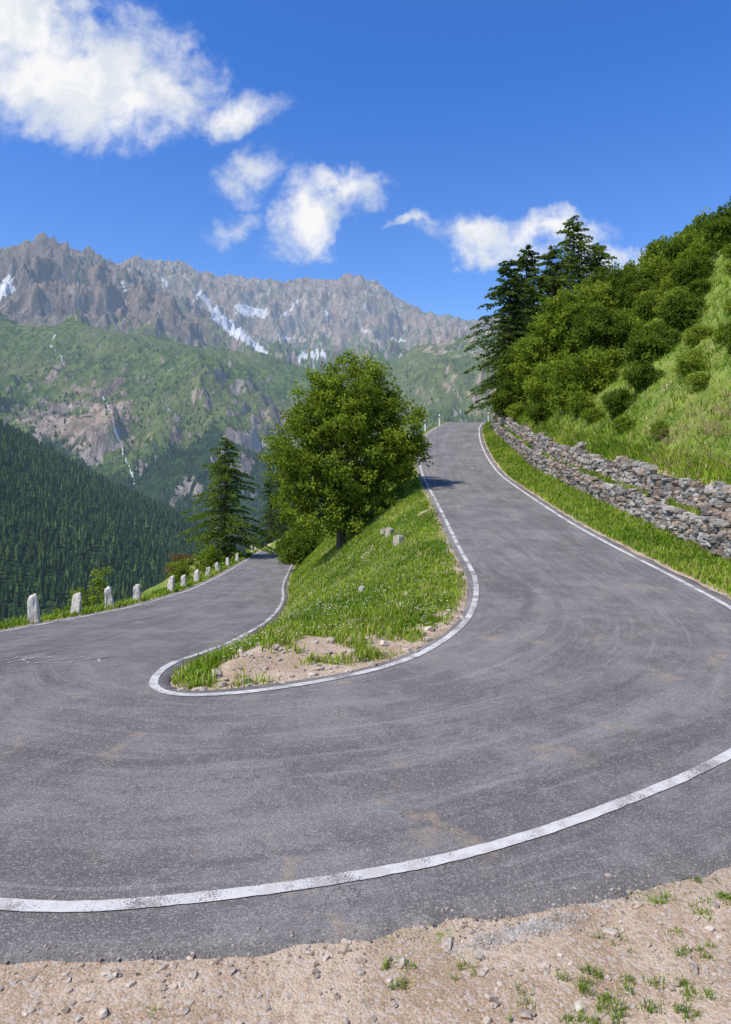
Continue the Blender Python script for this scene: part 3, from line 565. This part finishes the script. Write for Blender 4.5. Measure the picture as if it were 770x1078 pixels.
def seg2(pts,w):
    global fall
    for (u0,e0),(u1,e1) in zip(pts[:-1],pts[1:]):
        px=UU+.004*nz3; dx,dy=u1-u0,e1-e0; t=np.clip(((px-u0)*dx+(E-e0)*dy)/(dx*dx+dy*dy),0,1); dd=np.hypot(px-u0-t*dx,E-e0-t*dy); fall=np.maximum(fall,onB*sst(w,w*.2,dd))
seg2([(-.385,.115),(-.372,.09),(-.368,.07),(-.36,.05),(-.355,.03),(-.345,.01),(-.338,-.015)],.0027); seg2([(-.455,.205),(-.462,.19),(-.448,.175),(-.44,.16)],.0024)
snow=np.maximum(snow,fall*.68)
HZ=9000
def painted_haze(t,g):  # airlight painted as blue-grey emission, growing with distance along world Y
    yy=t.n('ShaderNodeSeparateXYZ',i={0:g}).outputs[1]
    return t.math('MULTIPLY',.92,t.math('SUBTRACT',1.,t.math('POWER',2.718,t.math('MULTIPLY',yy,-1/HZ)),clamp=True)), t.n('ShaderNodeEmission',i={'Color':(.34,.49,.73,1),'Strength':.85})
def mat_mtn():
    m,t=newmat("mountain",'2D'); geo=t.n('ShaderNodeNewGeometry'); g=geo.outputs['Position']
    vcn=t.n('ShaderNodeVertexColor',layer_name="Col"); a=t.n('ShaderNodeSeparateColor',i={0:vcn.outputs[0]})
    n1=t.noise(g,.012,7,.65); n2=t.noise(g,.05,5,.68); n3=t.noise(g,.0025,5,.6)
    sq=t.n('ShaderNodeMapping',i={'Vector':g,'Scale':(1,.7,1)}).outputs[0]; n4=t.noise(sq,.022,7,.74,.5)
    gr=t.mix(t.mr(n1,.38,.62),(.095,.155,.034),(.19,.24,.06)); gr=t.mix(t.mr(n2,.48,.60,0,.75),gr,(.045,.082,.024)); gr=t.mix(t.mr(n3,.43,.58,0,.4),gr,(.23,.23,.10))
    gr=t.mix(t.mr(n4,.56,.66,0,.5),gr,(.28,.25,.19))
    ro=t.mix(t.mr(n4,.38,.62),(.17,.135,.11),(.60,.49,.39)); ro=t.mix(t.mr(n3,.42,.58,0,.55),ro,(.42,.28,.20)); ro=t.mix(t.mr(n2,.55,.66,0,.5),ro,(.10,.09,.08)); ro=t.mix(t.mr(n1,.53,.64,0,.55),ro,(.19,.22,.09))
    ro_shade=t.mix(.5,ro,(.085,.075,.08)); ro=t.mix(vcn.outputs[1],ro,ro_shade)  # rock colour darkened where the cloud shadow is painted in
    fo=t.mix(t.mr(n2,.4,.6),(.020,.046,.016),(.055,.095,.028))
    rf=t.mr(t.math('ADD',a.outputs[0],t.math('MULTIPLY',t.math('SUBTRACT',n4,.5),1.6)),.35,.65)
    ff=t.mr(t.math('ADD',a.outputs[1],t.math('MULTIPLY',t.math('SUBTRACT',n2,.5),1.2)),.4,.6)
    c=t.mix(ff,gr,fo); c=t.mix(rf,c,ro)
    sf=t.mr(t.math('ADD',a.outputs[2],t.math('MULTIPLY',t.math('SUBTRACT',n2,.5),1.0)),.38,.62); c=t.mix(sf,c,(.84,.84,.85))
    hz,e=painted_haze(t,g)
    b=t.n('ShaderNodeBump',i={'Height':t.math('ADD',n4,t.math('MULTIPLY',n2,.4)),'Strength':.9,'Distance':32.})
    p=t.n('ShaderNodeBsdfDiffuse',i={'Color':c,'Normal':b.outputs[0]})
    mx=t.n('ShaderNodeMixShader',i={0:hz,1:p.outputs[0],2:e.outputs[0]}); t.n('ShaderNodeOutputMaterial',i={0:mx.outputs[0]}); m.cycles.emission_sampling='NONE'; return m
M_mtn=mat_mtn()
cloud_shade=np.where(onC&(UU<-.1),sst(-.12,-.2,UU)*.75,.0)  # cloud shadow on the C range, painted into the rock colour
mk("mountain_terrain",np.c_[XX.ravel(),YY.ravel(),Zf.ravel()],[gridF(len(rows),len(U))],M_mtn,col=np.c_[rock.ravel(),forest.ravel(),snow.ravel(),cloud_shade.ravel()],smooth=True)
def mat_forest():
    m,t=newmat("forest_foliage"); g=t.n('ShaderNodeNewGeometry').outputs['Position']
    c=t.n('ShaderNodeVertexColor',layer_name="Col").outputs[0]; n=t.noise(g,.6,3,.7); c=t.mix(t.mr(n,.38,.62),c,t.mix(1.0,c,(.4,.4,.4),'MULTIPLY'))
    hz,e=painted_haze(t,g); p=t.n('ShaderNodeBsdfDiffuse',i={'Color':c})
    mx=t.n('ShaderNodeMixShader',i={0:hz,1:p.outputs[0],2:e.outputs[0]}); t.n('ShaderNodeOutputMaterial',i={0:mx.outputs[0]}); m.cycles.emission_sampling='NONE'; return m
M_for=mat_forest()
def forestm(name,n,u0,u1,y0,y1,h0,h1,tiers,dens):
    u=R.uniform(u0,u1,n); y=np.sqrt(R.uniform(y0**2,y1**2,n)); fi=np.interp(y,rows,np.arange(len(rows))); fj=np.interp(u,U,np.arange(len(U)))
    i=fi.astype(int); j=fj.astype(int); a=fi-i;b=fj-j; i2=np.minimum(i+1,len(rows)-1); j2=np.minimum(j+1,len(U)-1)
    def s(M): return M[i,j]*(1-a)*(1-b)+M[i2,j]*a*(1-b)+M[i,j2]*(1-a)*b+M[i2,j2]*a*b
    z=s(Zf); k=R.random(n)<np.clip(dens(s(forest),s(rock),fbm(u*y/90,y/90,3,110)),0,1); u,y,z=u[k],y[k],z[k]; n=len(u); x=u*y
    h=R.uniform(h0,h1,n); r=h*R.uniform(.17,.26,n); VV=[];FF=[];CC=[];o=0
    pn=np.clip(.5+fbm(x/120,y/120,3,120)*1.5,0,1)[:,None]
    cb=R.uniform(.6,1.3,n)[:,None]*np.where(R.random(n)[:,None]<.2+.35*pn,[.092,.145,.036],[.045,.086,.026])
    for tI in range(tiers):
        z0=z+h*(.08+.30*tI); z1=z+h*(1.0 if tI==tiers-1 else .62+.2*tI); rr=r*(1-.3*tI)
        m=6; an=np.arange(m)*2*np.pi/m; ja=R.uniform(.65,1.3,(n,m)); 
        ring=np.stack([x[:,None]+rr[:,None]*ja*np.cos(an+tI),y[:,None]+rr[:,None]*ja*np.sin(an+tI),np.broadcast_to(z0[:,None],(n,m))+R.normal(0,.05,(n,m))*h[:,None]],-1)
        V=np.concatenate([ring,np.c_[x,y,z1][:,None]],1).reshape(-1,3); b=(np.arange(n)*(m+1))[:,None]; q=np.arange(m)[None]
        F=np.stack([b+q,b+(q+1)%m,b+m+0*q],-1).reshape(-1,3)+o; VV.append(V);FF.append(F);CC.append(np.repeat(cb,m+1,0)); o+=len(V)
    mk(name,np.vstack(VV),[np.vstack(FF)],M_for,col=np.vstack(CC))
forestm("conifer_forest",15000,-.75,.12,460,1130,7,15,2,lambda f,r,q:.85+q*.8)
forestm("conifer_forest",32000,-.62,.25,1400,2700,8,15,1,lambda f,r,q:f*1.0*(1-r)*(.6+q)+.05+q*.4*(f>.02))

# ---------------------------------------------------------------- world
world=bpy.data.worlds.new("World"); sc.world=world; world.use_nodes=True; t=NT(world.node_tree)
az=math.radians(-125); el=math.radians(54)
sky=t.n('ShaderNodeTexSky',sky_type='NISHITA',sun_disc=False,sun_elevation=el,sun_rotation=az%(2*math.pi),altitude=1800,air_density=1.0,dust_density=.5,ozone_density=2.0)
dirv=t.n('ShaderNodeTexCoord').outputs['Generated']; s=t.n('ShaderNodeSeparateXYZ',i={0:dirv}); yy=t.math('MAXIMUM',s.outputs[1],.05)
u=t.math('DIVIDE',s.outputs[0],yy); v=t.math('DIVIDE',s.outputs[2],yy); uvv=t.n('ShaderNodeCombineXYZ',i={0:u,1:v}).outputs[0]
wn=t.n('ShaderNodeTexNoise',noise_dimensions='2D',i={'Vector':uvv,'Scale':7.,'Detail':5.,'Roughness':.6}).outputs[1]
wv=t.n('ShaderNodeVectorMath',operation='SUBTRACT',i={0:wn,1:(.5,.5,.5)}).outputs[0]; wv=t.n('ShaderNodeVectorMath',operation='SCALE',i={0:wv,'Scale':.14}).outputs[0]
pp=t.n('ShaderNodeVectorMath',operation='ADD',i={0:uvv,1:wv}).outputs[0]
acc=None
for (cu,cv,rx,ry,ro,st) in [(-.42,.58,.19,.10,-.1,1.),(-.53,.66,.15,.08,0,1.),(-.32,.56,.12,.07,.1,.9),(-.20,.528,.095,.045,.2,.68),(-.17,.428,.075,.035,.4,.52),(-.21,.365,.05,.028,.2,.45),
    (-.075,.385,.09,.048,.65,.8),(-.03,.43,.065,.033,.2,.68),(.063,.373,.04,.013,.15,.55),(.165,.345,.10,.034,-.2,.8),(.255,.35,.09,.032,.1,.75),(.36,.322,.08,.022,-.2,.7)]:
    mp=t.n('ShaderNodeMapping',vector_type='TEXTURE',i={'Vector':pp,'Location':(cu,cv,0),'Rotation':(0,0,ro),'Scale':(rx*1.3,ry*1.3,1)}).outputs[0]
    mp=t.n('ShaderNodeVectorMath',operation='MULTIPLY',i={0:mp,1:(1,1,0)}).outputs[0]
    ln=t.n('ShaderNodeVectorMath',operation='LENGTH',i={0:mp}).outputs[1]; dd=t.math('MULTIPLY',t.math('SUBTRACT',1.,ln,clamp=True),st)
    acc=dd if acc is None else t.math('MAXIMUM',acc,dd)
fn=t.n('ShaderNodeTexNoise',noise_dimensions='2D',i={'Vector':uvv,'Scale':15.,'Detail':7.,'Roughness':.62,'Distortion':.2}).outputs[0]; den=t.math('ADD',acc,t.math('MULTIPLY',t.math('SUBTRACT',fn,.53),.95)); gate=t.mr(acc,.0,.22)
al=t.math('MULTIPLY',t.mr(den,-.02,.72),gate); al=t.math('MULTIPLY',al,t.math('GREATER_THAN',s.outputs[1],.06))
shn=t.n('ShaderNodeTexNoise',noise_dimensions='2D',i={'Vector':pp,'Scale':9.,'Detail':4.,'Roughness':.55}).outputs[0]
cc=t.mix(t.mr(shn,.35,.62),(.74,.80,.88),(.98,.98,.99))
ev=t.mr(s.outputs[2],.08,.5,0,1,False)
tint=t.mix(ev,(1.12,1.26,1.46),(.52,1.06,1.84))
skyc=t.mix(1.0,sky.outputs[0],tint,'MULTIPLY')
bs=t.n('ShaderNodeBackground',i={'Color':skyc,'Strength':.132}); bc=t.n('ShaderNodeBackground',i={'Color':cc,'Strength':.97})
mx=t.n('ShaderNodeMixShader',i={0:al,1:bs.outputs[0],2:bc.outputs[0]}); t.n('ShaderNodeOutputWorld',i={0:mx.outputs[0]})
sun=bpy.data.lights.new("sun",'SUN'); sun.energy=5.0; sun.angle=math.radians(.5); sun.color=(1,.93,.81); so=bpy.data.objects.new("sun",sun); sc.collection.objects.link(so)
dv=Vector((math.sin(az)*math.cos(el),math.cos(az)*math.cos(el),math.sin(el))); so.rotation_euler=dv.to_track_quat('Z','Y').to_euler(); so.location=(0,0,60)
# ---------------------------------------------------------------- camera
cam=bpy.data.cameras.new("camera"); co=bpy.data.objects.new("camera",cam); sc.collection.objects.link(co); co.location=(0,0,H); co.rotation_euler=(math.radians(90),0,0)
cam.sensor_fit='VERTICAL'; cam.sensor_height=36; cam.lens=24.0; cam.shift_y=-.0362; cam.clip_end=20000; cam.clip_start=.05; sc.camera=co
sc.view_settings.view_transform='Standard'; sc.view_settings.look='None'; sc.view_settings.exposure=0
